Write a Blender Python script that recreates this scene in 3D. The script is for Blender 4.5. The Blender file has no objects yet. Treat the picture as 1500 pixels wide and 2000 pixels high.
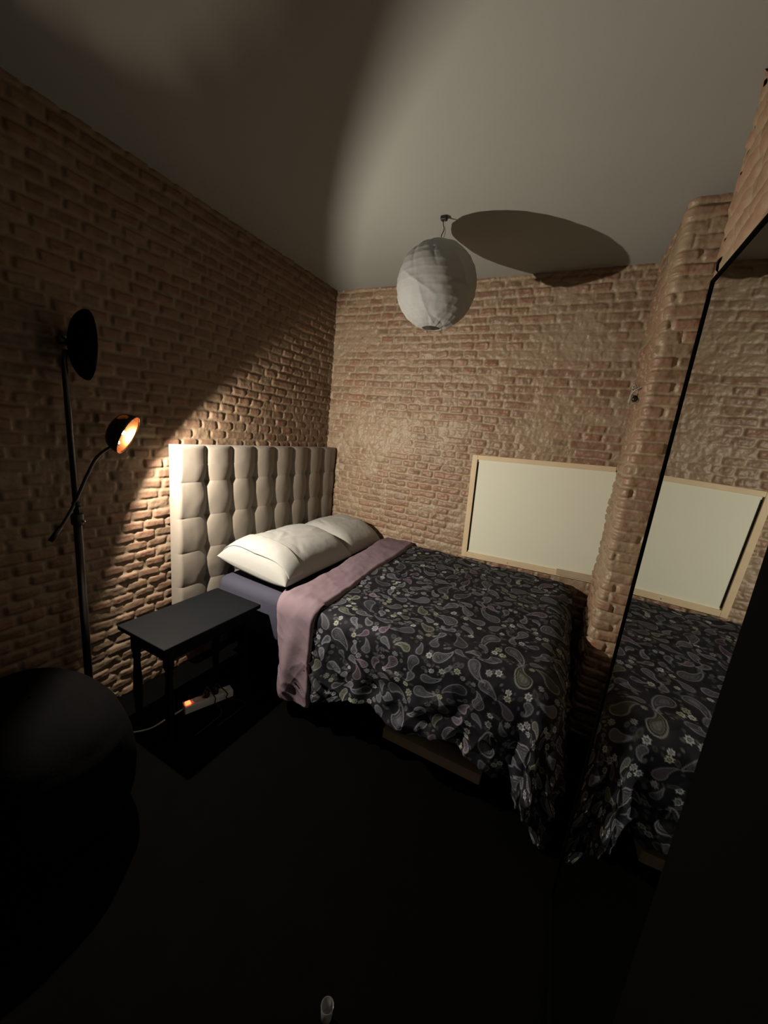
import bpy, bmesh, math, random
import numpy as np
from mathutils import Vector, Matrix

random.seed(7)
S = bpy.context.scene
COL = S.collection
EYE = 1.447                      # eye height above the floor (metres)
def Z(h): return h + EYE         # heights below are measured from eye level

# ------------------------------------------------------------------ camera
cam_d = bpy.data.cameras.new('camera')
cam = bpy.data.objects.new('camera', cam_d)
COL.objects.link(cam)
RC = ((0.88320212, 0.45846392, 0.09881726),
      (0.18187906, -0.14061191, -0.97321544),
      (-0.43228929, 0.87751873, -0.20757372))
cam.matrix_world = Matrix((
    (RC[0][0], -RC[1][0], -RC[2][0], 0.0),
    (RC[0][1], -RC[1][1], -RC[2][1], 0.0),
    (RC[0][2], -RC[1][2], -RC[2][2], EYE),
    (0, 0, 0, 1)))
cam_d.sensor_fit = 'VERTICAL'
cam_d.sensor_height = 24.0
cam_d.sensor_width = 18.0
cam_d.lens = 735.0 / 2000.0 * 24.0
cam_d.clip_start = 0.01
S.camera = cam

# ------------------------------------------------------------------ light and exposure
BULB_STRENGTH = 53000.0
AMBIENT = 0.0
S.view_settings.view_transform = 'Standard'
S.view_settings.look = 'None'
S.view_settings.gamma = 1.0
S.view_settings.use_curve_mapping = False
S.view_settings.exposure = 0.0
w = bpy.data.worlds.new('world'); S.world = w
w.use_nodes = True
w.node_tree.nodes['Background'].inputs[0].default_value = (1.0, 0.86, 0.7, 1)
w.node_tree.nodes['Background'].inputs[1].default_value = AMBIENT
S.cycles.max_bounces = 10
S.cycles.diffuse_bounces = 6
S.cycles.glossy_bounces = 6
S.cycles.sample_clamp_indirect = 3.0
S.cycles.use_denoising = True
S.cycles.use_adaptive_sampling = False

# ------------------------------------------------------------------ helpers
def hash2(ix, iy, seed=0):
    n = (np.asarray(ix, dtype=np.int64) * 374761393 + np.asarray(iy, dtype=np.int64) * 668265263 + seed * 974634777) & 0xffffffff
    n = ((n ^ (n >> 13)) * 1274126177) & 0xffffffff
    n = ((n ^ (n >> 16)) * 2246822519) & 0xffffffff
    return ((n ^ (n >> 15)) & 0xffffff) / float(0xffffff)

def vnoise(x, y, seed=0):
    x = np.asarray(x, float); y = np.asarray(y, float)
    ix = np.floor(x); iy = np.floor(y)
    fx = x - ix; fy = y - iy
    fx = fx * fx * (3 - 2 * fx); fy = fy * fy * (3 - 2 * fy)
    a = hash2(ix, iy, seed); b = hash2(ix + 1, iy, seed)
    c = hash2(ix, iy + 1, seed); d = hash2(ix + 1, iy + 1, seed)
    return (a + (b - a) * fx) * (1 - fy) + (c + (d - c) * fx) * fy - 0.5

def fbm(x, y, seed=0, oct=3):
    t = 0; a = 1.0
    for i in range(oct):
        t = t + a * vnoise(x * 2 ** i, y * 2 ** i, seed + i * 17); a *= 0.5
    return t

def sst(a, b, x):
    t = np.clip((x - a) / (b - a), 0, 1)
    return t * t * (3 - 2 * t)

def tag(o, label=None, cat=None, group=None, kind=None):
    if label: o['label'] = label
    if cat: o['category'] = cat
    if group: o['group'] = group
    if kind: o['kind'] = kind
    return o

def link(name, me, m=None, parent=None):
    o = bpy.data.objects.new(name, me); COL.objects.link(o)
    if m is not None: me.materials.append(m)
    if parent is not None:
        o.parent = parent
        o.matrix_parent_inverse = parent.matrix_world.inverted()
    return o

def empty(name, loc, label, cat, group=None):
    o = bpy.data.objects.new(name, None); COL.objects.link(o)
    o.location = loc
    o.empty_display_size = 0.05
    o.matrix_world = Matrix.Translation(loc)
    return tag(o, label, cat, group)

def npmesh(name, V, F, m, parent=None, smooth=True, attrs=None):
    me = bpy.data.meshes.new(name)
    V = np.asarray(V, np.float32); F = np.asarray(F, np.int32)
    me.vertices.add(len(V)); me.vertices.foreach_set('co', V.ravel())
    k = F.shape[1]
    me.loops.add(F.size); me.loops.foreach_set('vertex_index', F.ravel())
    me.polygons.add(len(F))
    me.polygons.foreach_set('loop_start', np.arange(0, F.size, k, dtype=np.int32))
    me.polygons.foreach_set('loop_total', np.full(len(F), k, np.int32))
    me.update(calc_edges=True)
    me.validate()
    if smooth: me.polygons.foreach_set('use_smooth', np.ones(len(F), bool))
    for an, arr in (attrs or {}).items():
        if arr.ndim == 1:
            at = me.attributes.new(an, 'FLOAT', 'POINT'); at.data.foreach_set('value', arr.astype(np.float32))
        else:
            at = me.attributes.new(an, 'FLOAT_COLOR', 'POINT')
            c4 = np.ones((len(arr), 4), np.float32); c4[:, :3] = arr
            at.data.foreach_set('color', c4.ravel())
    return link(name, me, m, parent)

def gridfaces(nu, nv, flip=False):
    i = np.arange(nu - 1)[:, None] * nv + np.arange(nv - 1)[None, :]
    i = i.ravel()
    F = np.stack([i, i + nv, i + nv + 1, i + 1], 1)
    return F[:, ::-1] if flip else F

def bmobj(name, bm, m, parent=None, smooth=False, bevel=0, seg=2):
    bmesh.ops.recalc_face_normals(bm, faces=bm.faces[:])
    me = bpy.data.meshes.new(name); bm.to_mesh(me); bm.free()
    if smooth:
        for p in me.polygons: p.use_smooth = True
    o = link(name, me, m, parent)
    if bevel:
        b = o.modifiers.new('bevel', 'BEVEL'); b.width = bevel; b.segments = seg; b.limit_method = 'ANGLE'
        for p in me.polygons: p.use_smooth = True
        wn = o.modifiers.new('wn', 'WEIGHTED_NORMAL')
    return o

def add_box(bm, lo, hi, M=None):
    vs = []
    for x in (lo[0], hi[0]):
        for y in (lo[1], hi[1]):
            for z in (lo[2], hi[2]):
                p = Vector((x, y, z))
                if M is not None: p = M @ p
                vs.append(bm.verts.new(p))
    for f in ((0, 1, 3, 2), (4, 6, 7, 5), (0, 4, 5, 1), (2, 3, 7, 6), (0, 2, 6, 4), (1, 5, 7, 3)):
        bm.faces.new([vs[i] for i in f])

def box(name, lo, hi, m, parent=None, bevel=0.002):
    bm = bmesh.new(); add_box(bm, lo, hi)
    return bmobj(name, bm, m, parent, bevel=bevel)

def frame_from(d):
    d = Vector(d).normalized()
    a = Vector((0, 0, 1)) if abs(d.z) < 0.9 else Vector((1, 0, 0))
    u = d.cross(a).normalized(); v = d.cross(u).normalized()
    return u, v, d

def add_tube(bm, pts, rad, n=12, caps=True):
    pts = [Vector(p) for p in pts]
    if not hasattr(rad, '__len__'): rad = [rad] * len(pts)
    rings = []; u = None
    for i, p in enumerate(pts):
        d = (pts[min(i + 1, len(pts) - 1)] - pts[max(i - 1, 0)]).normalized()
        if u is None: u, v, _ = frame_from(d)
        else:
            u = (u - d * u.dot(d)).normalized()
        v = d.cross(u).normalized()
        rings.append([bm.verts.new(p + (u * math.cos(2 * math.pi * k / n) + v * math.sin(2 * math.pi * k / n)) * rad[i]) for k in range(n)])
    for a, b in zip(rings, rings[1:]):
        for k in range(n):
            bm.faces.new((a[k], a[(k + 1) % n], b[(k + 1) % n], b[k]))
    if caps:
        bm.faces.new(rings[0][::-1]); bm.faces.new(rings[-1])

def tube(name, pts, rad, m, parent=None, n=12):
    bm = bmesh.new(); add_tube(bm, pts, rad, n)
    return bmobj(name, bm, m, parent, smooth=True)

def add_lathe(bm, prof, origin, axis=(0, 0, 1), n=32, closed=False):
    """prof: (radius, height along axis) pairs"""
    u, v, d = frame_from(axis); o = Vector(origin)
    rings = []
    for r, h in prof:
        if r < 1e-6: rings.append([bm.verts.new(o + d * h)])
        else: rings.append([bm.verts.new(o + d * h + (u * math.cos(2 * math.pi * k / n) + v * math.sin(2 * math.pi * k / n)) * r) for k in range(n)])
    pairs = list(zip(rings, rings[1:]))
    if closed: pairs.append((rings[-1], rings[0]))
    for a, b in pairs:
        for k in range(n):
            k2 = (k + 1) % n
            if len(a) == 1 and len(b) == 1: continue
            if len(a) == 1: bm.faces.new((a[0], b[k2], b[k]))
            elif len(b) == 1: bm.faces.new((a[k], a[k2], b[0]))
            else: bm.faces.new((a[k], a[k2], b[k2], b[k]))

def lathe(name, prof, origin, m, parent=None, axis=(0, 0, 1), n=32, closed=False):
    bm = bmesh.new(); add_lathe(bm, prof, origin, axis, n, closed)
    return bmobj(name, bm, m, parent, smooth=True)

def catmull(pts, n=8):
    P = [Vector(p) for p in pts]; P = [2 * P[0] - P[1]] + P + [2 * P[-1] - P[-2]]
    out = []
    for i in range(1, len(P) - 2):
        for k in range(n):
            t = k / n
            out.append(0.5 * ((2 * P[i]) + (P[i + 1] - P[i - 1]) * t + (2 * P[i - 1] - 5 * P[i] + 4 * P[i + 1] - P[i + 2]) * t * t + (3 * P[i] - P[i - 1] - 3 * P[i + 1] + P[i + 2]) * t ** 3))
    out.append(P[-2]); return out

# ------------------------------------------------------------------ materials
def mat(name, col, rough=0.7, metal=0.0, spec=0.5, bump=0.0, bscale=80, noisecol=0.0, nscale=6, sheen=0.0):
    m = bpy.data.materials.new(name); m.use_nodes = True
    nt = m.node_tree; b = nt.nodes['Principled BSDF']
    b.inputs['Base Color'].default_value = (*col, 1)
    b.inputs['Roughness'].default_value = rough
    b.inputs['Metallic'].default_value = metal
    b.inputs['Specular IOR Level'].default_value = spec
    if sheen: b.inputs['Sheen Weight'].default_value = sheen
    tc = nt.nodes.new('ShaderNodeTexCoord')
    if noisecol:
        nz = nt.nodes.new('ShaderNodeTexNoise'); nz.inputs['Scale'].default_value = nscale; nz.inputs['Detail'].default_value = 5
        nt.links.new(tc.outputs['Object'], nz.inputs['Vector'])
        mx = nt.nodes.new('ShaderNodeMix'); mx.data_type = 'RGBA'
        mx.inputs[6].default_value = (*[c * (1 - noisecol) for c in col], 1)
        mx.inputs[7].default_value = (*[min(1, c * (1 + noisecol)) for c in col], 1)
        nt.links.new(nz.outputs['Fac'], mx.inputs[0]); nt.links.new(mx.outputs[2], b.inputs['Base Color'])
    if bump:
        nz = nt.nodes.new('ShaderNodeTexNoise'); nz.inputs['Scale'].default_value = bscale; nz.inputs['Detail'].default_value = 4
        nt.links.new(tc.outputs['Object'], nz.inputs['Vector'])
        bp = nt.nodes.new('ShaderNodeBump'); bp.inputs['Strength'].default_value = bump; bp.inputs['Distance'].default_value = 0.004
        nt.links.new(nz.outputs['Fac'], bp.inputs['Height']); nt.links.new(bp.outputs['Normal'], b.inputs['Normal'])
    return m

def brick_material(name, brick_a, brick_b, mortar, rough=0.47):
    m = bpy.data.materials.new(name); m.use_nodes = True
    nt = m.node_tree; b = nt.nodes['Principled BSDF']
    b.inputs['Roughness'].default_value = rough
    b.inputs['Specular IOR Level'].default_value = 0.5
    at = nt.nodes.new('ShaderNodeAttribute'); at.attribute_name = 'face'
    ar = nt.nodes.new('ShaderNodeAttribute'); ar.attribute_name = 'rnd'
    tc = nt.nodes.new('ShaderNodeTexCoord')
    n1 = nt.nodes.new('ShaderNodeTexNoise'); n1.inputs['Scale'].default_value = 28; n1.inputs['Detail'].default_value = 6
    n2 = nt.nodes.new('ShaderNodeTexNoise'); n2.inputs['Scale'].default_value = 2.2; n2.inputs['Detail'].default_value = 4
    for n in (n1, n2): nt.links.new(tc.outputs['Object'], n.inputs['Vector'])
    c1 = nt.nodes.new('ShaderNodeMix'); c1.data_type = 'RGBA'
    c1.inputs[6].default_value = (*brick_a, 1); c1.inputs[7].default_value = (*brick_b, 1)
    nt.links.new(ar.outputs['Fac'], c1.inputs[0])
    # dusty smear over the bricks
    add = nt.nodes.new('ShaderNodeMath'); add.operation = 'ADD'
    nt.links.new(n1.outputs['Fac'], add.inputs[0]); nt.links.new(n2.outputs['Fac'], add.inputs[1])
    rp = nt.nodes.new('ShaderNodeMapRange'); rp.inputs['From Min'].default_value = 0.8; rp.inputs['From Max'].default_value = 1.3
    rp.inputs['To Min'].default_value = 0.0; rp.inputs['To Max'].default_value = 0.75
    nt.links.new(add.outputs[0], rp.inputs['Value'])
    c2 = nt.nodes.new('ShaderNodeMix'); c2.data_type = 'RGBA'
    c2.inputs[7].default_value = (*mortar, 1)
    nt.links.new(rp.outputs[0], c2.inputs[0]); nt.links.new(c1.outputs[2], c2.inputs[6])
    c3 = nt.nodes.new('ShaderNodeMix'); c3.data_type = 'RGBA'
    c3.inputs[6].default_value = (*mortar, 1)
    nt.links.new(at.outputs['Fac'], c3.inputs[0]); nt.links.new(c2.outputs[2], c3.inputs[7])
    nt.links.new(c3.outputs[2], b.inputs['Base Color'])
    bp = nt.nodes.new('ShaderNodeBump'); bp.inputs['Strength'].default_value = 0.5; bp.inputs['Distance'].default_value = 0.003
    n3 = nt.nodes.new('ShaderNodeTexNoise'); n3.inputs['Scale'].default_value = 110; n3.inputs['Detail'].default_value = 5
    nt.links.new(tc.outputs['Object'], n3.inputs['Vector'])
    nt.links.new(n3.outputs['Fac'], bp.inputs['Height']); nt.links.new(bp.outputs['Normal'], b.inputs['Normal'])
    return m

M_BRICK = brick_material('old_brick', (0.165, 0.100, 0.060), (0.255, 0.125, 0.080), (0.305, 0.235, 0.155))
M_BRICK_LEFT = brick_material('old_brick_darkened', (0.105, 0.060, 0.034), (0.160, 0.078, 0.048), (0.19, 0.138, 0.088), 0.7)  # darker copy of old_brick: dimmer light put into the colours
M_CEIL = mat('ceiling_paint', (0.29, 0.305, 0.28), 0.85, bump=0.15, bscale=40, noisecol=0.05, nscale=3)
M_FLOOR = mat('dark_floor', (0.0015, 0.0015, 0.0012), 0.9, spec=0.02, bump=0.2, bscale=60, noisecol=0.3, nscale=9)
M_BACKWALL = mat('dim_plaster', (0.015, 0.014, 0.012), 0.9, noisecol=0.1)
M_BLACK = mat('black_metal', (0.012, 0.010, 0.010), 0.35, spec=0.5)
M_BLACKMATTE = mat('black_matte', (0.0015, 0.0015, 0.0015), 0.9, spec=0.02)
M_TABLE = mat('black_wood', (0.0042, 0.005, 0.006), 0.65, spec=0.08, bump=0.12, bscale=35, noisecol=0.15, nscale=10)
M_COPPER = mat('copper', (0.60, 0.25, 0.09), 0.12, metal=1.0)
M_CHROME = mat('chrome', (0.8, 0.8, 0.8), 0.12, metal=1.0)
M_HEAD = mat('cream_upholstery', (0.205, 0.180, 0.148), 0.85, spec=0.15, bump=0.2, bscale=400, noisecol=0.04, nscale=30, sheen=0.15)
M_SHEET = mat('blue_grey_sheet', (0.045, 0.046, 0.07), 0.85, spec=0.15, bump=0.2, bscale=60)
M_PILLOW = mat('white_cotton', (0.30, 0.305, 0.29), 0.85, spec=0.15, bump=0.2, bscale=50, sheen=0.1)
M_MAUVE = mat('mauve_cotton', (0.17, 0.128, 0.152), 0.85, spec=0.12, bump=0.25, bscale=45, noisecol=0.06, nscale=20)
M_PINE = mat('pine_strip', (0.62, 0.50, 0.33), 0.6, noisecol=0.12, nscale=14)
M_BOARD = mat('white_board', (0.70, 0.72, 0.60), 0.7, noisecol=0.03, nscale=4)
M_GAPSHADE = mat('gap_shade', (0.01, 0.008, 0.006), 0.9)  # near-black colour standing in for shade beside the board
M_PAPER = mat('rice_paper', (0.46, 0.475, 0.48), 0.75, spec=0.2, bump=0.08, bscale=25)
M_WOOD = mat('raw_pallet_wood', (0.46, 0.36, 0.23), 0.8, bump=0.2, noisecol=0.2, nscale=12)
M_PLASTIC = mat('white_plastic', (0.6, 0.6, 0.56), 0.4)
M_BLACKPL = mat('black_plastic', (0.01, 0.01, 0.01), 0.4)
M_GREYWIRE = mat('grey_wire', (0.35, 0.34, 0.32), 0.3, spec=0.8)

def paper_translucent(m):
    nt = m.node_tree; b = nt.nodes['Principled BSDF']; out = nt.nodes['Material Output']
    t = nt.nodes.new('ShaderNodeBsdfTranslucent'); t.inputs[0].default_value = (0.7, 0.68, 0.62, 1)
    mx = nt.nodes.new('ShaderNodeMixShader'); mx.inputs[0].default_value = 0.42
    nt.links.new(b.outputs[0], mx.inputs[1]); nt.links.new(t.outputs[0], mx.inputs[2]); nt.links.new(mx.outputs[0], out.inputs[0])
paper_translucent(M_PAPER)

def see_through(name, col):
    m = bpy.data.materials.new(name); m.use_nodes = True; nt = m.node_tree
    t = nt.nodes.new('ShaderNodeBsdfTransparent'); t.inputs[0].default_value = (*col, 1)
    nt.links.new(t.outputs[0], nt.nodes['Material Output'].inputs[0]); return m
M_HOLEFILTER = see_through('added_hole_filter', (0.13, 0.12, 0.11))  # filter for the added shade hole, dims its round ceiling patch
M_HOLECLEAR = see_through('added_hole_clear', (1, 1, 1))  # lets the bulb shine through the lining at the added hole
def emit_mat(name, col, strength):
    m = bpy.data.materials.new(name); m.use_nodes = True
    b = m.node_tree.nodes['Principled BSDF']
    b.inputs['Base Color'].default_value = (*col, 1)
    b.inputs['Emission Color'].default_value = (*col, 1)
    b.inputs['Emission Strength'].default_value = strength
    return m
M_BULB = emit_mat('glowing_bulb', (1.0, 0.88, 0.73), BULB_STRENGTH)
M_BASE = mat('bulb_base', (0.5, 0.48, 0.42), 0.5)
M_NEON = emit_mat('red_glow', (1.0, 0.10, 0.03), 6.0)

M_MIRROR = bpy.data.materials.new('mirror_glass'); M_MIRROR.use_nodes = True
_b = M_MIRROR.node_tree.nodes['Principled BSDF']
_b.inputs['Base Color'].default_value = (0.60, 0.62, 0.60, 1); _b.inputs['Metallic'].default_value = 1; _b.inputs['Roughness'].default_value = 0.0

# ------------------------------------------------------------------ the room
XL, YB, ZC = -1.847, 2.571, EYE + 1.0
PX0, PY0 = 0.2067, 2.008

def brick_height(s, z, seed, relief=0.011, stretcher=0.0, rough=1.0, smear=0.0):
    """height field of rough hand-laid bricks; returns displacement, brick mask, per-brick random"""
    s2 = s + 0.010 * fbm(s * 5, z * 9, seed + 1) + 0.004 * vnoise(s * 40, z * 40, seed + 2)
    z2 = z + 0.014 * vnoise(s * 1.7, z * 3, seed + 3) + 0.006 * vnoise(s * 16, z * 14, seed + 4)
    ch, cw = 0.0505, 0.103
    row = np.floor(z2 / ch); v = z2 / ch - row
    off = (row % 2) * 0.5 + 0.35 * hash2(row, row * 0 + 3, seed)
    a = s2 / cw + off
    idx = np.floor(a)
    pair = np.floor(idx / 2)
    isst = hash2(pair, row, seed + 9) < stretcher
    u = np.where(isst, (a - pair * 2) / 2, a - idx)
    wd = np.where(isst, cw * 2, cw)
    bid = np.where(isst, pair * 2, idx)
    r = hash2(bid, row, seed + 5); r2 = hash2(bid, row, seed + 6); r3 = hash2(bid, row, seed + 7)
    jw = 0.0055 + 0.003 * r3
    dx = np.abs(u - 0.5) * wd - (wd / 2 - jw - 0.010)
    dz = np.abs(v - 0.5) * ch - (ch / 2 - jw * 0.8 - 0.010)
    sd = np.hypot(np.maximum(dx, 0), np.maximum(dz, 0)) + np.minimum(np.maximum(dx, dz), 0) - 0.010
    m = 1 - sst(-0.007, 0.0035, sd)
    cover = sst(0.05, 0.5, fbm(s * 3.1, z * 4.3, seed + 21)) * smear      # patches plastered over with mortar
    cover = np.clip(cover + (r2 < smear * 0.25) * 0.6, 0, 1)
    m2 = m * (1 - cover)
    d = relief * m2 * (0.55 + 0.75 * r) + relief * 0.55 * cover
    d = d + m2 * (0.004 * (u - 0.5) * (r2 - 0.5) * 2 + 0.004 * (v - 0.5) * (r3 - 0.5) * 2)
    d = d + rough * (0.0045 * fbm(s * 26, z * 30, seed + 11) + 0.0018 * vnoise(s * 110, z * 110, seed + 12))
    return d, m2, r

def brick_wall(name, p0, p1, z0, z1, normal, seed, step=0.005, kw_mat=None, **kw):
    p0 = np.array(p0, float); p1 = np.array(p1, float); L = np.linalg.norm(p1 - p0)
    nu = max(2, int(L / step)); nv = int((z1 - z0) / step)
    s = np.linspace(0, L, nu)[:, None] * np.ones(nv)[None, :]
    z = np.linspace(z0, z1, nv)[None, :] * np.ones(nu)[:, None]
    d, m, r = brick_height(s, z, seed, **kw)
    dirv = (p1 - p0) / L
    V = np.stack([p0[0] + dirv[0] * s + normal[0] * d, p0[1] + dirv[1] * s + normal[1] * d, z], -1).reshape(-1, 3)
    F = gridfaces(nu, nv)
    a = V[F[0, 1]] - V[F[0, 0]]; b = V[F[0, 3]] - V[F[0, 0]]
    if np.cross(a, b)[0] * normal[0] + np.cross(a, b)[1] * normal[1] < 0: F = F[:, ::-1]
    o = npmesh(name, V, F, kw_mat or M_BRICK, attrs={'face': m.ravel(), 'rnd': r.ravel()})
    tag(o, kind='structure'); return o

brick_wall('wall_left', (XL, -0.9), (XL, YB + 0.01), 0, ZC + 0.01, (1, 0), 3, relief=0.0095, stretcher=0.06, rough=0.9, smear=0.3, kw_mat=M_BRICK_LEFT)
brick_wall('wall_far', (XL - 0.01, YB), (PX0 + 0.03, YB), 0, ZC + 0.01, (0, -1), 31, relief=0.0080, stretcher=0.35, rough=1.7, smear=0.75)

# brick pier in the corner: one strip that wraps from its left face round to its front face
def pier():
    step = 0.0045; rad = 0.025
    L1 = YB + 0.01 - PY0 - rad; arc = rad * math.pi / 2; L2 = 0.36 - PX0 - rad
    tot = L1 + arc + L2
    nu = int(tot / step); nv = int((ZC + 0.01) / step)
    s = np.linspace(0, tot, nu)[:, None] * np.ones(nv)[None, :]
    z = np.linspace(0, ZC + 0.01, nv)[None, :] * np.ones(nu)[:, None]
    d, m, r = brick_height(s - L1 + 0.206 * 4, z, 77, relief=0.012, stretcher=0.5, rough=1.3, smear=0.5)
    d = d + 0.016 * fbm(s * 2.0 + 5, z * 3.2, 99) + 0.008 * vnoise(s * 9, z * 12, 98)
    th = np.clip((s - L1) / arc, 0, 1) * math.pi / 2
    cx = PX0 + rad; cy = PY0 + rad
    x = np.where(s < L1, PX0, np.where(s < L1 + arc, cx - rad * np.cos(th), cx + (s - L1 - arc)))
    y = np.where(s < L1, YB + 0.01 - s, np.where(s < L1 + arc, cy - rad * np.sin(th), PY0))
    nx = -np.cos(th); ny = -np.sin(th)
    V = np.stack([x + nx * d, y + ny * d, z], -1).reshape(-1, 3)
    F = gridfaces(nu, nv, flip=False)
    a = np.cross(V[F[0, 1]] - V[F[0, 0]], V[F[0, 3]] - V[F[0, 0]])
    if a[0] > 0: F = F[:, ::-1]
    o = npmesh('wall_pier', V, F, M_BRICK, attrs={'face': m.ravel(), 'rnd': r.ravel()})
    tag(o, kind='structure')
pier()
brick_wall('wall_right', (0.347, PY0 + 0.03), (0.252, 1.45), 0, ZC + 0.01, (-1, 0), 55, relief=0.009, stretcher=0.4, rough=1.4, smear=0.7, step=0.006)
brick_wall('wall_right', (0.252, 1.452), (0.252, -0.9), 0, ZC + 0.01, (-1, 0), 56, relief=0.009, stretcher=0.4, rough=1.2, smear=0.7, step=0.009)

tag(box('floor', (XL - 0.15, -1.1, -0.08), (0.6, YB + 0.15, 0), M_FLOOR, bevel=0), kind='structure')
tag(box('ceiling', (XL - 0.15, -1.1, ZC), (0.6, YB + 0.15, ZC + 0.1), M_CEIL, bevel=0), kind='structure')
tag(box('wall_near', (XL - 0.15, -1.0, 0), (0.6, -0.9, ZC), M_BACKWALL, bevel=0), kind='structure')

# black door leaf standing open at the right, close to the viewer
dr = box('door_1', (0.180, -0.40, 0.006), (0.216, 0.497, 2.03), M_BLACKMATTE, bevel=0.002); tag(dr, kind='structure')

# ------------------------------------------------------------------ boarded window recess in the far wall
wb = empty('wall_panel', (-0.635, YB - 0.03, Z(-0.80)), 'off-white rectangular board in a pale pine frame on the far brick wall above the bed', 'wall panel')
yb0 = YB - 0.030
def strip(name, lo, hi, m=M_PINE, bev=0.002):
    return box(name, lo, hi, m, wb, bevel=bev)
strip('board', (-0.598, YB - 0.018, Z(-0.765)), (0.216, YB - 0.006, Z(-0.118)), M_BOARD)
strip('frame_stile', (-0.635, yb0, Z(-0.800)), (-0.600, YB + 0.004, Z(-0.090)))
strip('frame_rail', (-0.600, yb0, Z(-0.120)), (0.200, YB + 0.004, Z(-0.090)))
strip('frame_rail', (-0.600, yb0, Z(-0.800)), (0.200, YB + 0.004, Z(-0.762)))
g = strip('gap_shade_strip', (-0.600, YB - 0.0195, Z(-0.752)), (-0.5905, YB - 0.008, Z(-0.135)), M_GAPSHADE, 0)  # solid dark strip painted as the shade between board and stile
strip('batten', (-0.02, yb0 - 0.014, Z(-0.788)), (0.196, yb0, Z(-0.752)), mat('aged_pine', (0.42, 0.34, 0.24), 0.7, noisecol=0.2, nscale=20))
bm = bmesh.new(); add_lathe(bm, [(0, 0), (0.0045, 0.0), (0.0045, 0.0015), (0, 0.0018)], (-0.32, yb0, Z(-0.782)), (0, -1, 0), 12)
bmobj('screw', bm, M_GREYWIRE, wb, smooth=True)

wb.location.x += 0.022; wb.rotation_euler = (0, math.radians(-1.75), 0)

# ------------------------------------------------------------------ leaning mirror
def mirror():
    n = Vector((0.99922022, 0.03808256, -0.01042481)).normalized(); d0 = 0.23910999
    def onp(y, h): return Vector(((d0 - n.y * y - n.z * h) / n.x, y, Z(h)))
    tl = onp(1.190, 0.416); tr = onp(0.55, 0.428); bl = onp(1.184, -1.43)
    ax = (tr - tl); W = ax.length; ax.normalize()
    up = (tl - bl); up -= ax * up.dot(ax); H = up.length; up.normalize()
    nn = ax.cross(up); 
    if nn.x > 0: nn = -nn
    root = empty('leaning_mirror', bl, 'tall mirror with a thin black edge, leaning beside the brick pier and reflecting the bed', 'mirror')
    o = tl - up * H
    M = Matrix(((ax.x, up.x, nn.x, o.x), (ax.y, up.y, nn.y, o.y), (ax.z, up.z, nn.z, o.z), (0, 0, 0, 1)))
    bm = bmesh.new(); add_box(bm, (0.004, 0.004, -0.006), (W - 0.004, H - 0.004, 0.0), M); bmobj('mirror_glass', bm, M_MIRROR, root)
    t = 0.006
    bm = bmesh.new()
    add_box(bm, (0, 0, -0.016), (t, H, 0.004), M); add_box(bm, (W - t, 0, -0.016), (W, H, 0.004), M)
    add_box(bm, (t, 0, -0.016), (W - t, t, 0.004), M); add_box(bm, (t, H - t, -0.016), (W - t, H, 0.004), M)
    bmobj('mirror_frame', bm, M_BLACKMATTE, root)
    bm = bmesh.new(); add_box(bm, (t, t, -0.014), (W - t, H - t, -0.0065), M); bmobj('backing', bm, M_BLACKMATTE, root)
mirror()

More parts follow.
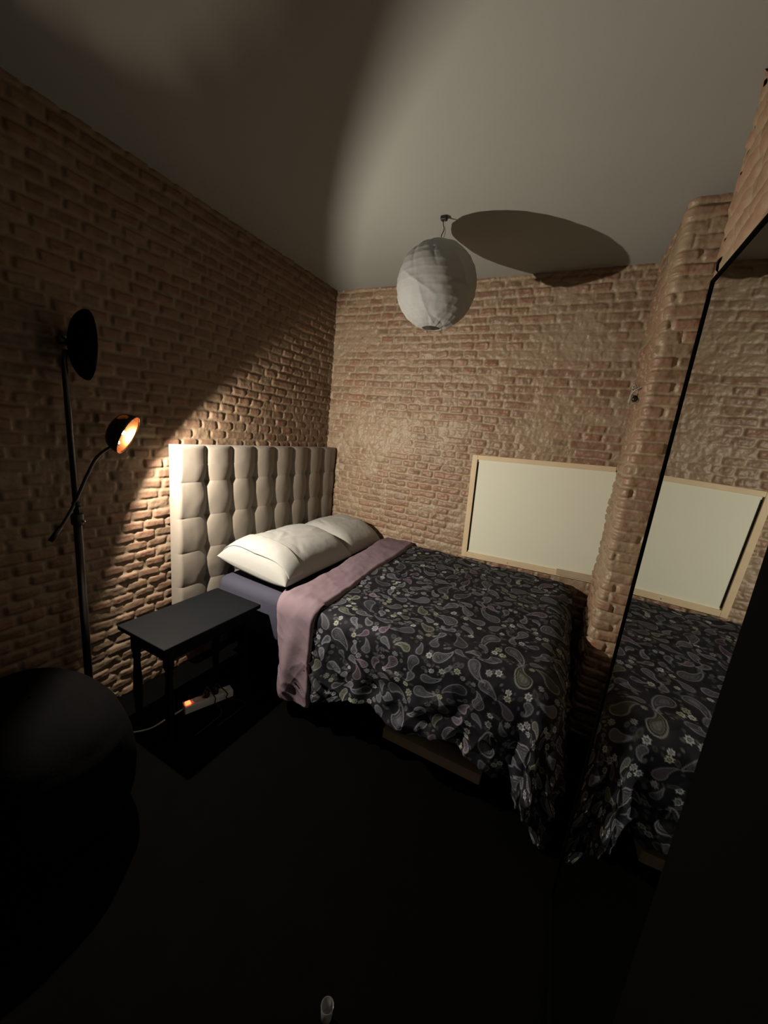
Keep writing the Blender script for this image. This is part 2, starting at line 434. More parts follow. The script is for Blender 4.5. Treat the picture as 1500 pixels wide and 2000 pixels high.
# ------------------------------------------------------------------ floor lamp
def added_hole(o, L, clear=False):
    """added for the ceiling light patch: tinted vent in the wall of the small shade"""
    d = Vector((0.54, -0.29, 1.107)).normalized(); c = math.cos(math.radians(15.5))
    o.data.materials.append(M_HOLECLEAR if clear else M_HOLEFILTER)
    for p in o.data.polygons:
        if (p.center - L).normalized().dot(d) > c: p.material_index = 1
def floor_lamp():
    px, py = -1.707, 0.745
    root = empty('floor_lamp', (px, py, 0), 'tall black floor lamp with one lit copper-lined shade and one unlit shade', 'lamp')
    lathe('base', [(0, 0), (0.13, 0), (0.135, 0.004), (0.135, 0.014), (0.125, 0.02), (0.02, 0.024), (0.016, 0.03), (0, 0.03)], (px, py, 0), M_BLACK, root, n=48)
    tube('pole', [(px, py, 0.02), (px, py, Z(-0.46))], 0.0145, M_BLACK, root, n=20)
    tube('pole', [(px, py, Z(-0.46)), (px, py - 0.006, Z(0.14)), (px, py + 0.002, Z(0.175))], [0.0105, 0.0095, 0.009], M_BLACK, root, n=16)
    # clamp with a small bright screw
    lathe('clamp', [(0, -0.022), (0.019, -0.022), (0.021, -0.018), (0.021, 0.018), (0.019, 0.022), (0, 0.022)], (px, py, Z(-0.455)), M_BLACK, root)
    lathe('clamp_screw', [(0, 0.006), (0.0045, 0.005), (0.006, 0.0), (0.004, -0.012)], (px + 0.021, py + 0.012, Z(-0.462)), M_CHROME, root, axis=(0.75, 0.5, 0.3), n=16)
    # upper dish shade (unlit), seen from the side
    ax = Vector((0.20, 0.98, -0.02)).normalized()
    hub = Vector((px - 0.005, py + 0.005, Z(0.205)))
    R, D = 0.125, 0.052
    prof = []
    for k in range(15):
        t = k / 14; prof.append((0.018 + (R - 0.018) * math.sin(t * math.pi / 2) ** 1.05, D * (1 - math.cos(t * math.pi / 2)) * 1.0 + 0.012))
    inner = [(max(r - 0.003, 0.001), h + 0.0035) for r, h in prof[::-1]]
    sh = lathe('lamp_shade', [(0, 0.0), (0.014, 0.0), (0.018, 0.006)] + prof + inner[1:] + [(0, 0.018)], hub, M_BLACKMATTE, root, axis=ax, n=56)
    sh['label'] = 'unlit black dish shade'
    lathe('socket', [(0, -0.026), (0.011, -0.026), (0.015, -0.02), (0.015, 0.004), (0, 0.004)], hub, M_BLACK, root, axis=ax)
    lathe('hinge_screw', [(0, 0.005), (0.004, 0.004), (0.0055, 0)], hub + Vector((0.018, -0.006, 0.010)), M_CHROME, root, axis=(0.9, -0.4, 0.1), n=14)
    # lower shade with the burning bulb
    L = Vector((-1.64, 0.8915, Z(-0.1073)))
    a = Vector((0.674, 0.619, -0.405)).normalized()
    Rm = 0.082; gap = 0.0225; dep = 0.066
    o = L + a * gap
    outer = []
    for k in range(13):
        t = k / 12
        outer.append((0.012 + (Rm - 0.012) * math.sin(t * math.pi / 2) ** 0.55, -dep + dep * (t ** 1.6)))
    inn = [(r - 0.002, h + (0.0 if i == 12 else 0.002)) for i, (r, h) in enumerate(outer)]
    bm = bmesh.new(); add_lathe(bm, [(0, -dep - 0.001)] + outer + [(Rm - 0.001, 0.0)], o, a, 96)
    s1 = bmobj('lamp_shade', bm, M_BLACK, root, smooth=True); added_hole(s1, L); s1['label'] = 'small black shade of the lit lamp'
    bm = bmesh.new(); add_lathe(bm, [(Rm - 0.001, -0.0003)] + inn[::-1] + [(0, -dep + 0.001)], o, a, 64)
    s2 = bmobj('shade_lining', bm, M_COPPER, s1, smooth=True); added_hole(s2, L, True); s2['label'] = 'shiny copper inside of the shade'
    lathe('bulb', [(0.0, 0.008)] + [(0.008 * math.sin(t), 0.008 * math.cos(t)) for t in [0.26, 0.52, 0.79, 1.05, 1.31, 1.5708]], L, M_BULB, root, axis=a, n=20)
    lathe('bulb_base', [(0.008 * math.sin(t), 0.008 * math.cos(t)) for t in [1.5708, 1.9, 2.3, 2.7]] + [(0.0, -0.008)], L, M_BASE, root, axis=a, n=20)
    lathe('bulb_holder', [(0, -0.05), (0.013, -0.05), (0.013, -0.03), (0.007, -0.012), (0, -0.0085)], L, M_COPPER, root, axis=a, n=20)
    # swing arm
    end = o + a * (-dep * 0.75) + Vector((0, 0, -0.055))
    pts = catmull([(-1.66, 0.642, Z(-0.504)), (-1.668, 0.688, Z(-0.445)), (-1.684, 0.73, Z(-0.385)), (-1.675, 0.775, Z(-0.275)), (-1.675, 0.815, Z(-0.205)), end], 8)
    tube('arm', pts, [0.006] * len(pts), M_BLACK, root, n=12)
    lathe('arm_knob', [(0, -0.03), (0.0085, -0.03), (0.0085, 0.03), (0, 0.03)], pts[2], M_BLACK, root, axis=pts[6] - pts[0])
    lathe('arm_joint', [(0, -0.014), (0.011, -0.014), (0.011, 0.014), (0, 0.014)], (px + 0.015, py - 0.005, Z(-0.39)), M_BLACK, root, axis=(1, 0.1, 0))
    lathe('shade_joint', [(0, -0.009), (0.009, -0.009), (0.009, 0.009), (0, 0.009)], end, M_BLACK, root, axis=(1, 0.6, 0))
floor_lamp()

# ------------------------------------------------------------------ paper lantern
def lantern():
    c = Vector((-0.756, 1.851, Z(0.702)))
    root = empty('paper_lantern', (c.x, c.y, ZC), 'round white paper lantern hanging from the ceiling by a short dark wire', 'lantern')
    R, RZ = 0.186, 0.190
    nu, nv = 220, 150
    th = np.linspace(0, 2 * np.pi, nu + 1)[:-1][:, None] * np.ones(nv)[None, :]
    ph = np.linspace(0.19, np.pi - 0.24, nv)[None, :] * np.ones(nu)[:, None]
    rib = -0.0009 * np.abs(np.cos(ph * 17)) ** 6 * -1
    cre = 0.0
    rng = np.random.RandomState(4)
    for k in range(26):
        t0 = rng.rand() * 6.28; p0 = 0.5 + rng.rand() * 2.2; ang = rng.rand() * 3.14; ln = 0.25 + rng.rand() * .5
        dt = (th - t0 + np.pi) % (2 * np.pi) - np.pi; dt = dt * np.sin(ph); dp = ph - p0
        u = dt * math.cos(ang) + dp * math.sin(ang); v = -dt * math.sin(ang) + dp * math.cos(ang)
        cre = cre + (0.004 + 0.004 * rng.rand()) * np.exp(-(u / ln) ** 2) * np.exp(-np.abs(v) / 0.05) * (1 if rng.rand() > .4 else -1)
    seg = 0.002 * np.abs(np.sin(th * 4 + 0.8 * np.sin(ph * 2)))          # paper gores
    d = rib + cre * 0.8 + seg + 0.003 * fbm(th * 4, ph * 4, 5)
    rr = 1 + d / R
    x = c.x + R * rr * np.sin(ph) * np.cos(th); y = c.y + R * rr * np.sin(ph) * np.sin(th); z = c.z + RZ * rr * np.cos(ph)
    V = np.stack([x, y, z], -1).reshape(-1, 3)
    i = np.arange(nu)[:, None]; j = np.arange(nv - 1)[None, :]
    i2 = (i + 1) % nu
    F = np.stack([(i * nv + j).ravel(), (i * nv + j + 1).ravel(), (i2 * nv + j + 1).ravel(), (i2 * nv + j).ravel()], 1)
    o = npmesh('paper_shade', V, F, M_PAPER, root)
    sm = o.modifiers.new('thick', 'SOLIDIFY'); sm.thickness = 0.001
    rb = R * math.sin(0.24); zb = c.z - RZ * math.cos(0.24)
    bm = bmesh.new()
    add_tube(bm, [(c.x + rb * math.cos(t), c.y + rb * math.sin(t), zb) for t in np.linspace(0, 2 * np.pi, 49)], 0.0018, 8, caps=False)
    bmobj('bottom_ring', bm, M_PAPER, root, smooth=True)
    rt = R * math.sin(0.19); zt = c.z + RZ * math.cos(0.19)
    bm = bmesh.new()
    add_tube(bm, [(c.x + rt * math.cos(t), c.y + rt * math.sin(t), zt) for t in np.linspace(0, 2 * np.pi, 49)], 0.0015, 8, caps=False)
    add_tube(bm, [(c.x - rt, c.y, zt), (c.x, c.y, zt + 0.012), (c.x + rt, c.y, zt)], 0.0012, 8)
    add_tube(bm, [(c.x, c.y - rt, zt), (c.x, c.y, zt + 0.012), (c.x, c.y + rt, zt)], 0.0012, 8)
    bmobj('wire_spreader', bm, M_BLACK, root, smooth=True)
    pts = catmull([(c.x, c.y, zt + 0.010), (c.x - 0.004, c.y, zt + 0.03), (c.x + 0.006, c.y, zt + 0.055), (c.x - 0.002, c.y + 0.002, ZC - 0.03), (c.x, c.y, ZC - 0.012)], 6)
    tube('cord', pts, 0.0022, M_BLACK, root, n=8)
    pts = catmull([(c.x + 0.002, c.y, zt + 0.012), (c.x + 0.014, c.y, zt + 0.04), (c.x + 0.004, c.y + 0.003, ZC - 0.025), (c.x + 0.003, c.y, ZC - 0.01)], 6)
    tube('cord', pts, 0.0014, M_GREYWIRE, root, n=8)
    bm = bmesh.new(); add_box(bm, (c.x - 0.015, c.y - 0.013, ZC - 0.018), (c.x + 0.015, c.y + 0.013, ZC - 0.001))
    bmobj('ceiling_hook', bm, M_BLACK, root, bevel=0.004)
lantern()

# ------------------------------------------------------------------ bed: headboard, base, mattress
bed = empty('bed', (-0.8, 1.97, 0), 'double bed with a cream tufted headboard against the left brick wall', 'bed')
def headboard():
    y0, y1 = 1.198, 2.552; zt, zb = Z(-0.165), 0.36; xb, xf = XL + 0.032, -1.772
    nu, nv = 330, 300
    yy = np.linspace(y0, y1, nu)[:, None] * np.ones(nv)[None, :]
    zz = np.linspace(zb, zt, nv)[None, :] * np.ones(nu)[:, None]
    cw = (y1 - y0) / 8; rh = 0.188
    u = ((yy - y0) / cw); v = (zt - zz) / rh
    fu = u - np.floor(u); fv = v - np.floor(v)
    su = np.abs(np.sin(np.pi * fu)); sv = np.abs(np.sin(np.pi * fv))
    # seams fade out at the outer border so the outline stays crisp
    bu = np.where(u < 0.5, 1.0, su); bu = np.where(u > 7.5, np.maximum(su, 0.9), bu)
    bv = np.where(v < 0.5, 1.0, sv)
    cu = np.abs(np.cos(np.pi * fu)) ** 2; cv = np.abs(np.cos(np.pi * fv)) ** 2
    cv = np.where(v < 0.5, 0.35, cv)
    puff = 1 - (1 - bu ** 0.5) * (0.74 + 0.26 * cv) - (1 - bv ** 0.55) * (0.18 + 0.20 * cu) * np.where(v < 0.5, 0, 1)
    puff = np.clip(puff, 0, 1)
    # buttons pulled in where seams cross
    du = np.abs(u - np.round(u)) * cw; dv = np.abs(v - np.round(v)) * rh
    inner = (np.round(u) > 0) & (np.round(u) < 8) & (np.round(v) > 0)
    btn = np.exp(-(du ** 2 + dv ** 2) / 0.018 ** 2) * inner
    edge = np.minimum(np.minimum(yy - y0, y1 - yy), zt - zz)
    rnd = 1 - np.sqrt(np.clip(1 - (np.clip(edge, 0, 0.018) / 0.018 - 1) ** 2, 0, 1))
    xx = xf + 0.010 + 0.026 * puff - 0.012 * btn - 0.018 * rnd + 0.0025 * fbm(yy * 9, zz * 9, 61)
    V = np.stack([xx, yy, zz], -1)
    F = gridfaces(nu, nv)
    # close the sides and the back
    V = V.reshape(-1, 3); base = len(V)
    idx = np.arange(nu * nv).reshape(nu, nv)
    loop = np.concatenate([idx[:, 0], idx[-1, 1:], idx[-2::-1, -1], idx[0, -2:0:-1]])
    B = V[loop].copy(); B[:, 0] = xb
    mid = V[loop].copy(); mid[:, 0] = V[loop][:, 0] * 0.4 + xb * 0.6
    V = np.concatenate([V, B]); n = len(loop)
    k = np.arange(n); k2 = (k + 1) % n
    S1 = np.stack([loop[k], base + k, base + k2, loop[k2]], 1)
    a = np.cross(V[F[0, 1]] - V[F[0, 0]], V[F[0, 3]] - V[F[0, 0]])
    if a[0] < 0: F = F[:, ::-1]
    o = npmesh('headboard', V, np.concatenate([F, S1]), M_HEAD, bed)
    bm = bmesh.new(); bm.from_mesh(o.data); bmesh.ops.recalc_face_normals(bm, faces=bm.faces[:]); bm.to_mesh(o.data); bm.free()
    o['label'] = 'cream fabric headboard tufted in squares'
headboard()

MX0, MX1, MY0, MY1 = -1.725, 0.050, 1.405, 2.530
MT = Z(-0.895)
def rounded_slab(name, lo, hi, r, m, parent, puff=0.0, seed=1, n=8):
    bm = bmesh.new(); add_box(bm, lo, hi)
    bmesh.ops.bevel(bm, geom=bm.edges[:], offset=r, segments=n, profile=0.5, affect='EDGES')
    return bmobj(name, bm, m, parent, smooth=True)
mt = rounded_slab('mattress', (MX0, MY0, 0.27), (MX1, MY1, MT), 0.055, M_SHEET, bed); mt['label'] = 'mattress in a blue-grey fitted sheet'
box('slatted_base', (MX0 + 0.01, MY0 + 0.03, 0.20), (MX1 - 0.02, MY1 - 0.01, 0.27), M_BLACKMATTE, bed, 0.004)
for x0, x1 in ((MX0 + 0.03, MX0 + 0.11), (MX1 - 0.14, MX1 - 0.06)):
    for y0_, y1_ in ((MY0 + 0.06, MY0 + 0.13), (MY1 - 0.12, MY1 - 0.05)):
        box('leg', (x0, y0_ + 0.08 if y0_ < 2 else y0_, 0.0), (x1, y1_ + 0.08 if y0_ < 2 else y1_, 0.20), M_BLACKMATTE, bed, 0.003)

# low wooden plank on the floor under the near side of the bed
pl = box('wooden_plank', (-0.60, 1.448, 0.0), (-0.127, 1.535, 0.052), M_WOOD, bevel=0.002)
tag(pl, 'flat raw wooden plank lying on the dark floor under the edge of the bed', 'plank')

# ------------------------------------------------------------------ duvet
def drape(X, Y, off=0.0, x0=0.020, y0=1.415):
    """cloth point for flat coordinates X (towards the foot) and Y (across)"""
    dx = np.maximum(0, X - x0); dy = np.maximum(0, y0 - Y)
    r = 0.068 + off + 0.028 * np.sin(np.arctan2(dx, dy + 1e-9))
    D = np.hypot(dx, dy) + 1e-9
    ux = dx / D; uy = -dy / D
    q = r * math.pi / 2
    arc = np.clip(D / r, 0, math.pi / 2)
    out = r * np.sin(arc); drop = r * (1 - np.cos(arc)) + np.maximum(0, D - q)
    # edge coordinate running along the side, round the corner and along the foot
    th = np.arctan2(dx, dy + 1e-9)
    s = np.minimum(X, x0) + th * 0.26 + np.maximum(0, Y - y0) * (dx > 0)
    g = sst(0.03, 0.42, drop)
    fold = (0.022 * np.sin(s * 27 + 1.5 * np.sin(s * 7) + 1.2 * drop) + 0.016 * np.sin(s * 47 + 2.0 + 2.5 * drop) + 0.013 * vnoise(s * 14, drop * 3, 8) * 2)
    fold = np.where(s > 0.0, fold * 0.75, fold * 0.45)
    fold = fold - 0.055 * np.exp(-((s + 0.015 + 0.10 * drop - 0.02) / 0.030) ** 2) + 0.035 * np.exp(-((s - 0.10) / 0.05) ** 2)
    out = out + g * (0.012 + fold * 0.95) + 0.016 * sst(0, .4, drop)
    top = Z(-0.858) + 0.052 * sst(1.5, 2.5, Y) + off
    top = top + 0.014 * fbm(X * 4.5, Y * 4.5, 41) + 0.006 * fbm(X * 13, Y * 10, 42)
    side_pull = 0.025 * np.exp(-((D) / 0.05) ** 2)
    x = np.minimum(X, x0) + ux * out; y = np.maximum(Y, y0) + uy * out
    z = top - drop
    # diagonal tension wrinkles on the hanging side
    wr = np.abs(vnoise((X * 1.0 + Y * 1.3) * 13, (X * 1.3 - Y) * 4.0, 51)) ** 0.7
    wr2 = np.abs(vnoise((X * 0.5 - Y * 0.25) * 24, (X * .5 + Y) * 5.0, 52)) ** 0.8
    k = g * 0.034 + 0.010
    diag = np.sin((0.45 * X + drop) * 46 + 4 * vnoise(X * 6, drop * 7, 57)) * sst(-0.80, -0.45, X) + np.sin(X * 62 + 3 * vnoise(X * 5, drop * 6, 58)) * (1 - sst(-0.80, -0.55, X))
    diag = np.sign(diag) * np.abs(diag) ** 0.8
    if off > 0: k = k * 0.30; diag = diag * 0.25
    dsp = (0.5 - wr) * k + (0.4 - wr2) * k * 0.7 + diag * g * 0.0065
    x = x + ux * dsp * (drop > 0.02); y = y + uy * dsp * sst(0.0, 0.06, drop); z = z + dsp * (1 - sst(0.0, 0.08, drop))
    x = np.where(y > 1.90, np.minimum(x, 0.176), x)
    return x, y, np.maximum(z, 0.012 + off * 0.5 + 0.010 * (vnoise(X * 12, Y * 12, 6) + .5))

def seg_paisley(px_, py_, R, bend):
    """signed distance of a teardrop with a curled tail, centred near the origin, size R"""
    best = np.full(px_.shape, 1e9)
    for k in range(15):
        t = k / 14
        cx = R * 1.9 * t - R * 0.45; cy = bend * R * 1.25 * t * t
        if t > 0.7: cx -= R * 2.2 * (t - 0.7) ** 2
        rr = R * (1 - t) ** 1.05 * 0.62 + R * 0.03
        best = np.minimum(best, np.hypot(px_ - cx, py_ - cy) - rr)
    return best

def paisley_colors(U, W):
    """cloth print: albedo at flat cloth coordinates"""
    rng = np.random.RandomState(12)
    C = np.zeros(U.shape + (3,)); C[:] = (0.0105, 0.0105, 0.0125)
    C *= (1 + 0.5 * fbm(U * 30, W * 30, 71)[..., None])
    u0, u1, w0, w1 = U.min(), U.max(), W.min(), W.max()
    placed = []
    pal = {'grey': (0.062, 0.062, 0.064), 'mauve': (0.075, 0.058, 0.066), 'olive': (0.068, 0.068, 0.052)}
    du = (u1 - u0) / (U.shape[0] - 1); dw = (w1 - w0) / (U.shape[1] - 1)
    def window(cx, cy, r):
        i0 = max(0, int((cx - r - u0) / du)); i1 = min(U.shape[0], int((cx + r - u0) / du) + 2)
        j0 = max(0, int((w1 - cy - r) / dw)); j1 = min(U.shape[1], int((w1 - cy + r) / dw) + 2)
        return slice(i0, i1), slice(j0, j1)
    def blend(sl, mask, col):
        m = mask[..., None]; C[sl] = C[sl] * (1 - m) + np.array(col) * m
    def try_place(r, tries):
        for _ in range(tries):
            cx = u0 + rng.rand() * (u1 - u0); cy = w0 + rng.rand() * (w1 - w0)
            if all((cx - a) ** 2 + (cy - b) ** 2 > (r + c) ** 2 * 0.80 for a, b, c in placed):
                placed.append((cx, cy, r)); return cx, cy
        return None
    aa = 0.0016
    def ramp(d): return 1 - sst(-aa, aa, d)
    for size, count in ((0.074, 50), (0.055, 120), (0.038, 420)):
        for _ in range(count):
            p = try_place(size * 0.85, 50)
            if p is None: continue
            ang = rng.rand() * 6.28; b = rng.choice([-1, 1]) * (0.5 + rng.rand() * 0.7)
            sl = window(p[0], p[1], size * 1.6)
            x = U[sl] - p[0]; y = W[sl] - p[1]
            if x.size == 0: continue
            xr = x * math.cos(ang) + y * math.sin(ang); yr = -x * math.sin(ang) + y * math.cos(ang)
            d = seg_paisley(xr, yr, size * 0.62, b)
            k = rng.rand(); c = np.array(pal['grey'] if k < 0.74 else pal['mauve'] if k < 0.86 else pal['olive'])
            br = 0.55 + rng.rand() * 1.0
            style = rng.rand()
            if style < 0.40:
                blend(sl, ramp(d), c * 0.75 * br)
                blend(sl, ramp(np.abs(d + 0.002) - 0.0016), c * 2.2)
            else:
                blend(sl, ramp(np.abs(d) - 0.0020), c * 2.9)
                blend(sl, ramp(d + 0.005), c * 0.35)
                blend(sl, ramp(np.abs(d + size * 0.13) - 0.0016), c * 1.6)
                blend(sl, ramp(d + size * 0.2), c * 0.9 * br)
                vein = np.abs(np.sin(xr * 210 + yr * 120)) < 0.25
                blend(sl, ramp(d + size * 0.22) * vein, c * 1.7)
    for _ in range(320):                                                       # small flowers
        r = 0.011 + rng.rand() * 0.006
        p = try_place(r, 40)
        if p is None: continue
        sl = window(p[0], p[1], r * 1.5); x = U[sl] - p[0]; y = W[sl] - p[1]
        if x.size == 0: continue
        rr = np.hypot(x, y); th = np.arctan2(y, x)
        pet = rr - r * (0.80 + 0.16 * np.cos(th * 7))
        c = np.array(rng.choice([0, 1, 2], p=[.6, .25, .15])); c = np.array([(0.30, 0.30, 0.28), (0.27, 0.27, 0.19), (0.15, 0.15, 0.15)][int(c)])
        blend(sl, ramp(pet), c * (0.6 + rng.rand() * 1.0)); blend(sl, ramp(rr - r * 0.46), (0.02, 0.02, 0.022)); blend(sl, ramp(rr - r * 0.2), c * 1.1)
    for _ in range(1600):                                                       # dots and leaves
        r = 0.004 + rng.rand() * 0.009
        p = try_place(r, 25)
        if p is None: continue
        sl = window(p[0], p[1], r * 2.6); x = U[sl] - p[0]; y = W[sl] - p[1]
        if x.size == 0: continue
        ang = rng.rand() * 3.14; e = 1 + rng.rand() * 1.2
        xr = x * math.cos(ang) + y * math.sin(ang); yr = -x * math.sin(ang) + y * math.cos(ang)
        d = np.hypot(xr / e, yr) - r * 0.8
        b = 0.045 + 0.09 * rng.rand() ** 2
        blend(sl, ramp(d), (b, b, b * (0.8 + 0.25 * rng.rand()))); 
        if r > 0.008: blend(sl, ramp(d + r * 0.4), (b * .4, b * .4, b * .4))
    return C * np.array((0.94, 1.0, 1.13))

M_DUVET = bpy.data.materials.new('paisley_cotton'); M_DUVET.use_nodes = True
_nt = M_DUVET.node_tree; _b = _nt.nodes['Principled BSDF']
_a = _nt.nodes.new('ShaderNodeAttribute'); _a.attribute_name = 'print'
_nt.links.new(_a.outputs['Color'], _b.inputs['Base Color'])
_b.inputs['Roughness'].default_value = 0.75; _b.inputs['Specular IOR Level'].default_value = 0.12

def duvet():
    st = 0.0036
    X = np.arange(-1.13, 0.56, st); Y = np.arange(0.93, 2.515, st)[::-1]
    U, W = np.meshgrid(X, Y, indexing='ij')
    # hem line: shorter towards the middle of the near side
    rise = 0.095 * sst(-0.98, -0.72, U) * (1 - sst(-0.16, 0.06, U)) + 0.02 * np.sin(U * 17) * (1 - sst(-0.1, 0.1, U))
    Wc = np.where(W < 1.35, 1.35 - (1.35 - W) * (1 - rise / 0.42), W)
    x, y, z = drape(U, Wc)
    nu, nv = U.shape
    C = paisley_colors(U, W)
    V = np.stack([x, y, z], -1).reshape(-1, 3)
    F = gridfaces(nu, nv)
    a = np.cross(V[F[5000, 1]] - V[F[5000, 0]], V[F[5000, 3]] - V[F[5000, 0]])
    if a[2] < 0: F = F[:, ::-1]
    root = empty('duvet', (-0.5, 1.97, MT), 'black duvet with a grey paisley and flower print, mauve underside folded back at the head', 'duvet')
    o = npmesh('paisley_cover', V, F, M_DUVET, root, attrs={'print': C.reshape(-1, 3)})
    sm = o.modifiers.new('thick', 'SOLIDIFY'); sm.thickness = 0.006; sm.offset = -1
    # mauve cuff
    X = np.arange(0, 1.0001, 1 / 75); Y = np.arange(0.855, 2.530, 0.006)[::-1]
    A, W = np.meshgrid(X, Y, indexing='ij')
    left = -1.215 + 0.030 * fbm(W * 2.2, W * 0 + 3, 81) + 0.05 * sst(1.35, 1.0, W)
    right = -0.965 + 0.020 * fbm(W * 3.0, W * 0 + 9, 82) + 0.012 * np.sin(W * 9)
    U = left + (right - left) * A
    x, y, z = drape(U, W, 0.022)
    z = z + 0.012 * fbm(U * 9, W * 5, 83) * 1.0
    # roll the fold edge down on to the mattress, tuck the hem down to the cover
    rl = np.clip(1 - A / 0.20, 0, 1); rr = np.clip((A - 0.93) / 0.07, 0, 1)
    dn = 0.050 * (1 - np.sqrt(np.clip(1 - rl ** 2, 0, 1))) + 0.020 * rr ** 2
    hang = sst(1.43, 1.38, W)
    z = z - dn * (1 - hang); y = y + dn * hang * 0.8
    V = np.stack([x, y, np.maximum(z, 0.015)], -1).reshape(-1, 3)
    F = gridfaces(*A.shape)
    a = np.cross(V[F[300, 1]] - V[F[300, 0]], V[F[300, 3]] - V[F[300, 0]])
    if a[2] < 0: F = F[:, ::-1]
    o = npmesh('folded_cuff', V, F, M_MAUVE, root); o['label'] = 'plain mauve underside folded back'
    sm = o.modifiers.new('thick', 'SOLIDIFY'); sm.thickness = 0.008; sm.offset = -1
duvet()

# ------------------------------------------------------------------ pillows
def pillow(name, label, c, sx, sy, T, rotz, tilt, seed):
    n = 130; m_ = 150
    u = np.linspace(-1, 1, n)[:, None] * np.ones(m_)[None, :]
    v = np.linspace(-1, 1, m_)[None, :] * np.ones(n)[:, None]
    # sides bow in a little, the corners stay pointed
    uu = u * (1 - 0.045 * (1 - v * v) * np.abs(u) ** 3) * sx / 2
    vv = v * (1 - 0.035 * (1 - u * u) * np.abs(v) ** 3) * sy / 2
    prof = (np.clip(1 - np.abs(u) ** 2.6, 0, 1) ** 0.62) * (np.clip(1 - np.abs(v) ** 6.0, 0, 1) ** 0.45)
    wr = 0.0
    rng = np.random.RandomState(seed)
    for k in range(16):
        a0, b0 = rng.rand() * 2 - 1, (rng.rand() * 2 - 1); ang = rng.rand() * 3.14; 
        p = (u - a0) * math.cos(ang) + (v - b0) * math.sin(ang); q = -(u - a0) * math.sin(ang) + (v - b0) * math.cos(ang)
        wr = wr + (0.002 + 0.003 * rng.rand()) * np.exp(-(p / 0.30) ** 2 - (q / 0.06) ** 2) * rng.choice([-1, 1])
    ztop = T * 0.70 * prof + wr * prof + 0.006 * fbm(u * 3, v * 3, seed + 3) * prof
    zbot = -T * 0.30 * prof
    R = Matrix.Rotation(rotz, 3, 'Z') @ Matrix.Rotation(tilt, 3, 'Y'); R = np.array(R)
    def tf(z): return (np.stack([uu, vv, z], -1).reshape(-1, 3)) @ R.T + np.array(c)
    V = np.concatenate([tf(ztop + 0.001), tf(zbot - 0.001)])
    F1 = gridfaces(n, m_); N = n * m_
    idx = np.arange(N).reshape(n, m_)
    loop = np.concatenate([idx[:, 0], idx[-1, 1:], idx[-2::-1, -1], idx[0, -2:0:-1]])
    k = np.arange(len(loop)); k2 = (k + 1) % len(loop)
    Sd = np.stack([loop[k], loop[k] + N, loop[k2] + N, loop[k2]], 1)
    root = empty(name, c, label, 'pillow', 'white pillows')
    o = npmesh('pillowcase', V, np.concatenate([F1, F1[:, ::-1] + N, Sd]), M_PILLOW, root)
    bm = bmesh.new(); bm.from_mesh(o.data); bmesh.ops.recalc_face_normals(bm, faces=bm.faces[:]); bm.to_mesh(o.data); bm.free()
    return root, R, np.array(c)
p1, R1, c1 = pillow('pillow', 'white pillow nearest the viewer, with its open case end towards the side table', (-1.470, 1.735, MT + 0.092), 0.50, 0.655, 0.22, 0.02, 0.10, 3)
p2, R2, c2 = pillow('pillow', 'white pillow tucked behind the other one, next to the far brick wall', (-1.480, 2.300, MT + 0.096), 0.48, 0.465, 0.19, -0.02, 0.16, 9)
# overlapping flap of the pillowcase opening
def flap():
    n, m_ = 60, 26
    a = np.linspace(-0.98, 0.98, n)[:, None] * np.ones(m_)[None, :]; b = np.linspace(0, 1, m_)[None, :] * np.ones(n)[:, None]
    u = a * 0.25; v = -0.300 + b * 0.11 - 0.006 * np.cos(a * 3)
    vn = v / 0.3275
    prof = (np.clip(1 - np.abs(a) ** 2.6, 0, 1) ** 0.62) * (np.clip(1 - np.abs(vn) ** 6.0, 0, 1) ** 0.45)
    z = 0.22 * 0.70 * prof + 0.004 + 0.003 * b * np.abs(np.sin(a * 2.2 + 0.5)) + 0.003 * vnoise(a * 8, b * 3, 4)
    V = np.stack([u, v, z], -1).reshape(-1, 3) @ R1.T + c1
    o = npmesh('case_flap', V, gridfaces(n, m_), M_PILLOW, p1)
    sm = o.modifiers.new('thick', 'SOLIDIFY'); sm.thickness = 0.003; sm.offset = 0
flap()

# ------------------------------------------------------------------ side table
def side_table():
    x0, x1, y0, y1, zt = -1.665, -1.335, 0.845, 1.368, Z(-0.945)
    root = empty('side_table', ((x0 + x1) / 2, (y0 + y1) / 2, 0), 'low black wooden side table between the floor lamp and the bed', 'side table')
    box('tabletop', (x0, y0, zt - 0.022), (x1, y1, zt), M_TABLE, root, 0.004)
    i = 0.035
    for nm, lo, hi in (('apron', (x0 + i, y0 + i, zt - 0.09), (x1 - i, y0 + i + 0.015, zt - 0.022)), ('apron', (x0 + i, y1 - i - 0.015, zt - 0.09), (x1 - i, y1 - i, zt - 0.022)),
                       ('apron', (x0 + i, y0 + i + 0.015, zt - 0.09), (x0 + i + 0.015, y1 - i - 0.015, zt - 0.022)), ('apron', (x1 - i - 0.015, y0 + i + 0.015, zt - 0.09), (x1 - i, y1 - i - 0.015, zt - 0.022))):
        box(nm, lo, hi, M_TABLE, root, 0.002)
    for lx in (x0 + 0.05, x1 - 0.05):
        for ly in (y0 + 0.05, y1 - 0.05):
            h = zt - 0.022
            prof = [(0, 0), (0.013, 0), (0.015, 0.02), (0.013, 0.05), (0.017, 0.10), (0.020, 0.16), (0.018, 0.24), (0.013, h - 0.15), (0.018, h - 0.135), (0.013, h - 0.12), (0.021, h - 0.10), (0.022, h), (0, h)]
            lathe('leg', prof, (lx, ly, 0), M_TABLE, root, n=20)
side_table()

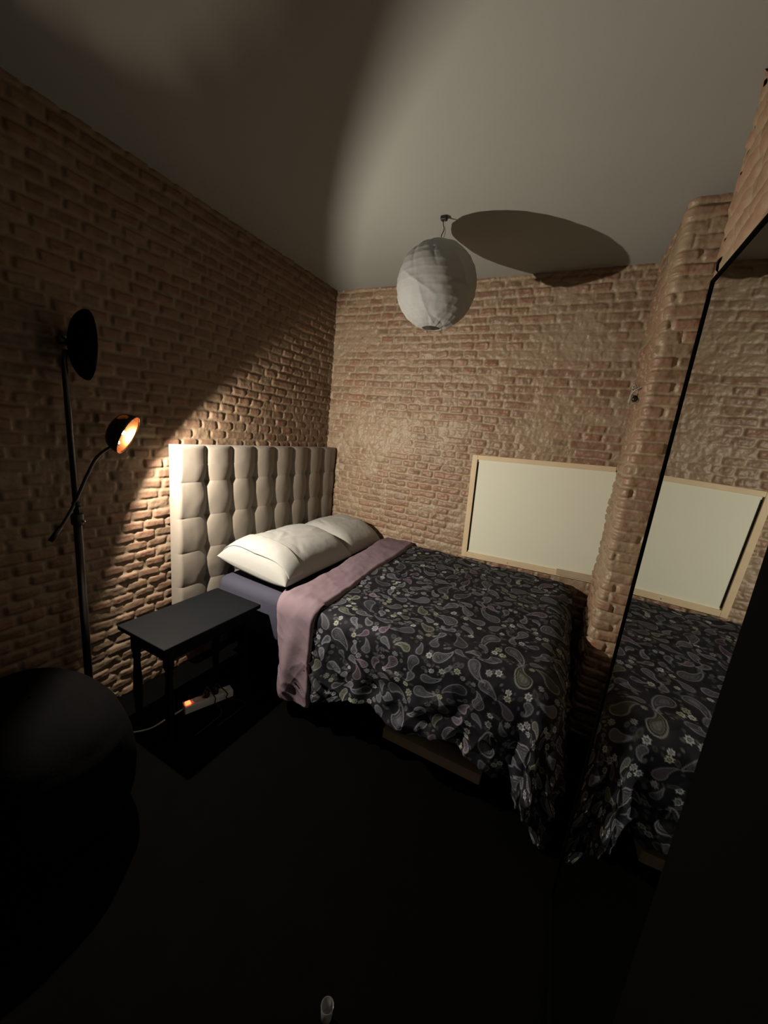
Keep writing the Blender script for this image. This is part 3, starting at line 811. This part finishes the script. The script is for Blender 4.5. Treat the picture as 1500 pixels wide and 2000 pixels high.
# ------------------------------------------------------------------ power strip
def power_strip():
    a = Vector((-1.475, 1.030, 0)); d = Vector((0.35, 0.94, 0)).normalized(); n = Vector((d.y, -d.x, 0))
    root = empty('power_strip', a, 'white power strip with a glowing red switch on the floor under the side table', 'power strip')
    M = Matrix(((d.x, -n.x, 0, a.x), (d.y, -n.y, 0, a.y), (0, 0, 1, 0), (0, 0, 0, 1)))
    bm = bmesh.new(); add_box(bm, (0, 0, 0.0), (0.235, 0.052, 0.040), M); bmobj('housing', bm, M_PLASTIC, root, bevel=0.004)
    bm = bmesh.new(); add_box(bm, (0.008, 0.014, 0.0395), (0.032, 0.038, 0.048), M); bmobj('switch', bm, M_NEON, root, bevel=0.003)
    for k in range(4):
        c = M @ Vector((0.062 + k * 0.044, 0.026, 0.040))
        lathe('socket', [(0, 0.0005), (0.017, 0.0005), (0.018, 0.003), (0.0195, 0.003), (0.0195, -0.001)], c, M_PLASTIC, root, n=28)
    for k in (1, 2):
        c = M @ Vector((0.062 + k * 0.044, 0.026, 0.044))
        t = empty('plug', c, 'black plug pushed into the white power strip, ' + ('nearer the red switch' if k == 1 else 'farther from the red switch'), 'plug', 'plugs')
        lathe('plug_body', [(0, 0), (0.017, 0), (0.018, 0.012), (0.012, 0.030), (0.005, 0.036), (0, 0.036)], c, M_BLACKPL, t, n=24)
        e = M @ Vector((0.075 + k * 0.06, -0.02, 0.02)); e2 = M @ Vector((0.02 + k * 0.12, -0.09, 0.004)); e3 = M @ Vector((-0.10 + k * .1, -0.16, 0.004))
        tube('plug_cord', catmull([c + Vector((0, 0, 0.034)), c + Vector((0.01, 0, 0.055)), e + Vector((0, 0, 0.03)), e, e2, e3], 8), 0.003, M_BLACKPL, t, n=8)
    p = [M @ Vector((0.002, 0.026, 0.02)), M @ Vector((-0.05, 0.02, 0.01)), Vector((-1.52, 0.96, 0.005)), Vector((-1.53, 0.88, 0.005)), Vector((-1.62, 0.80, 0.005)), Vector((-1.78, 0.76, 0.006))]
    tube('power_cord', catmull(p, 8), 0.0035, M_PLASTIC, root, n=8)
power_strip()

# ------------------------------------------------------------------ dark soft pouf in the lower left corner
def pouf():
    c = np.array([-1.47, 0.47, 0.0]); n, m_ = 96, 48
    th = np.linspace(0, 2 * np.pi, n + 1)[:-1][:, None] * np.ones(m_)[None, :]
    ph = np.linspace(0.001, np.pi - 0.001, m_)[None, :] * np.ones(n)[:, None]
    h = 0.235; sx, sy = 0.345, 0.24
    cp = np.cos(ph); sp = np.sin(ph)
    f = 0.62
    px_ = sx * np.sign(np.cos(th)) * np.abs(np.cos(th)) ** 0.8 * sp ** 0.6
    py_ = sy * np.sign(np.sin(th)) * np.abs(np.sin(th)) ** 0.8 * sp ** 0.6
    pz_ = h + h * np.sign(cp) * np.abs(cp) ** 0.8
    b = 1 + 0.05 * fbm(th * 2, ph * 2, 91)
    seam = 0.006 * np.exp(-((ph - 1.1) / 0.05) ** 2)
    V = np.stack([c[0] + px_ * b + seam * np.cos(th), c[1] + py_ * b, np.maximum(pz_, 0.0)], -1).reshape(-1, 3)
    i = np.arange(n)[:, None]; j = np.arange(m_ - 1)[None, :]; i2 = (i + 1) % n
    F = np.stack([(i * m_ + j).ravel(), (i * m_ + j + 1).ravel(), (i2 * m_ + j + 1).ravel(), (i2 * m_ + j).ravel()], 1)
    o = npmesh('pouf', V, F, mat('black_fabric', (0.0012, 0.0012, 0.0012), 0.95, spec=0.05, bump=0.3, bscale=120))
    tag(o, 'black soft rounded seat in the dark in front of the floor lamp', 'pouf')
pouf()

# ------------------------------------------------------------------ small things
def wire_bundle():
    c = Vector((PX0 - 0.012, 2.30, Z(0.30)))
    root = empty('wire_bundle', c, 'small clump of grey twisted wires sticking out of the brick pier', 'wires')
    rng = random.Random(3)
    for k in range(4):
        pts = [c + Vector((0.012, -0.06 + 0.03 * k, 0.035 - 0.012 * k))]
        for j in range(4):
            pts.append(c + Vector((-0.02 - 0.008 * rng.random(), -0.05 + 0.035 * j + rng.uniform(-0.012, 0.012), rng.uniform(-0.035, 0.03) + 0.02 - 0.02 * j)))
        tube('wire', catmull(pts, 6), 0.0028, M_GREYWIRE, root, n=8)
    lathe('clip', [(0, -0.012), (0.012, -0.012), (0.014, 0), (0.012, 0.012), (0, 0.012)], c + Vector((-0.006, -0.02, -0.02)), M_BLACKPL, root, axis=(0, 1, -0.4), n=18)
wire_bundle()

def tumbler():
    m = bpy.data.materials.new('clear_glass'); m.use_nodes = True
    b = m.node_tree.nodes['Principled BSDF']; b.inputs['Transmission Weight'].default_value = 0.85; b.inputs['Roughness'].default_value = 0.08; b.inputs['Base Color'].default_value = (0.8, 0.8, 0.8, 1)
    o = lathe('shot_glass', [(0, 0.0), (0.012, 0.0), (0.013, 0.003), (0.016, 0.048), (0.0152, 0.048), (0.0122, 0.006), (0, 0.005)], (-0.305, 0.583, 0), m, n=36)
    tag(o, 'tiny clear shot glass glinting on the dark floor at the bottom of the view', 'glass')
tumbler()
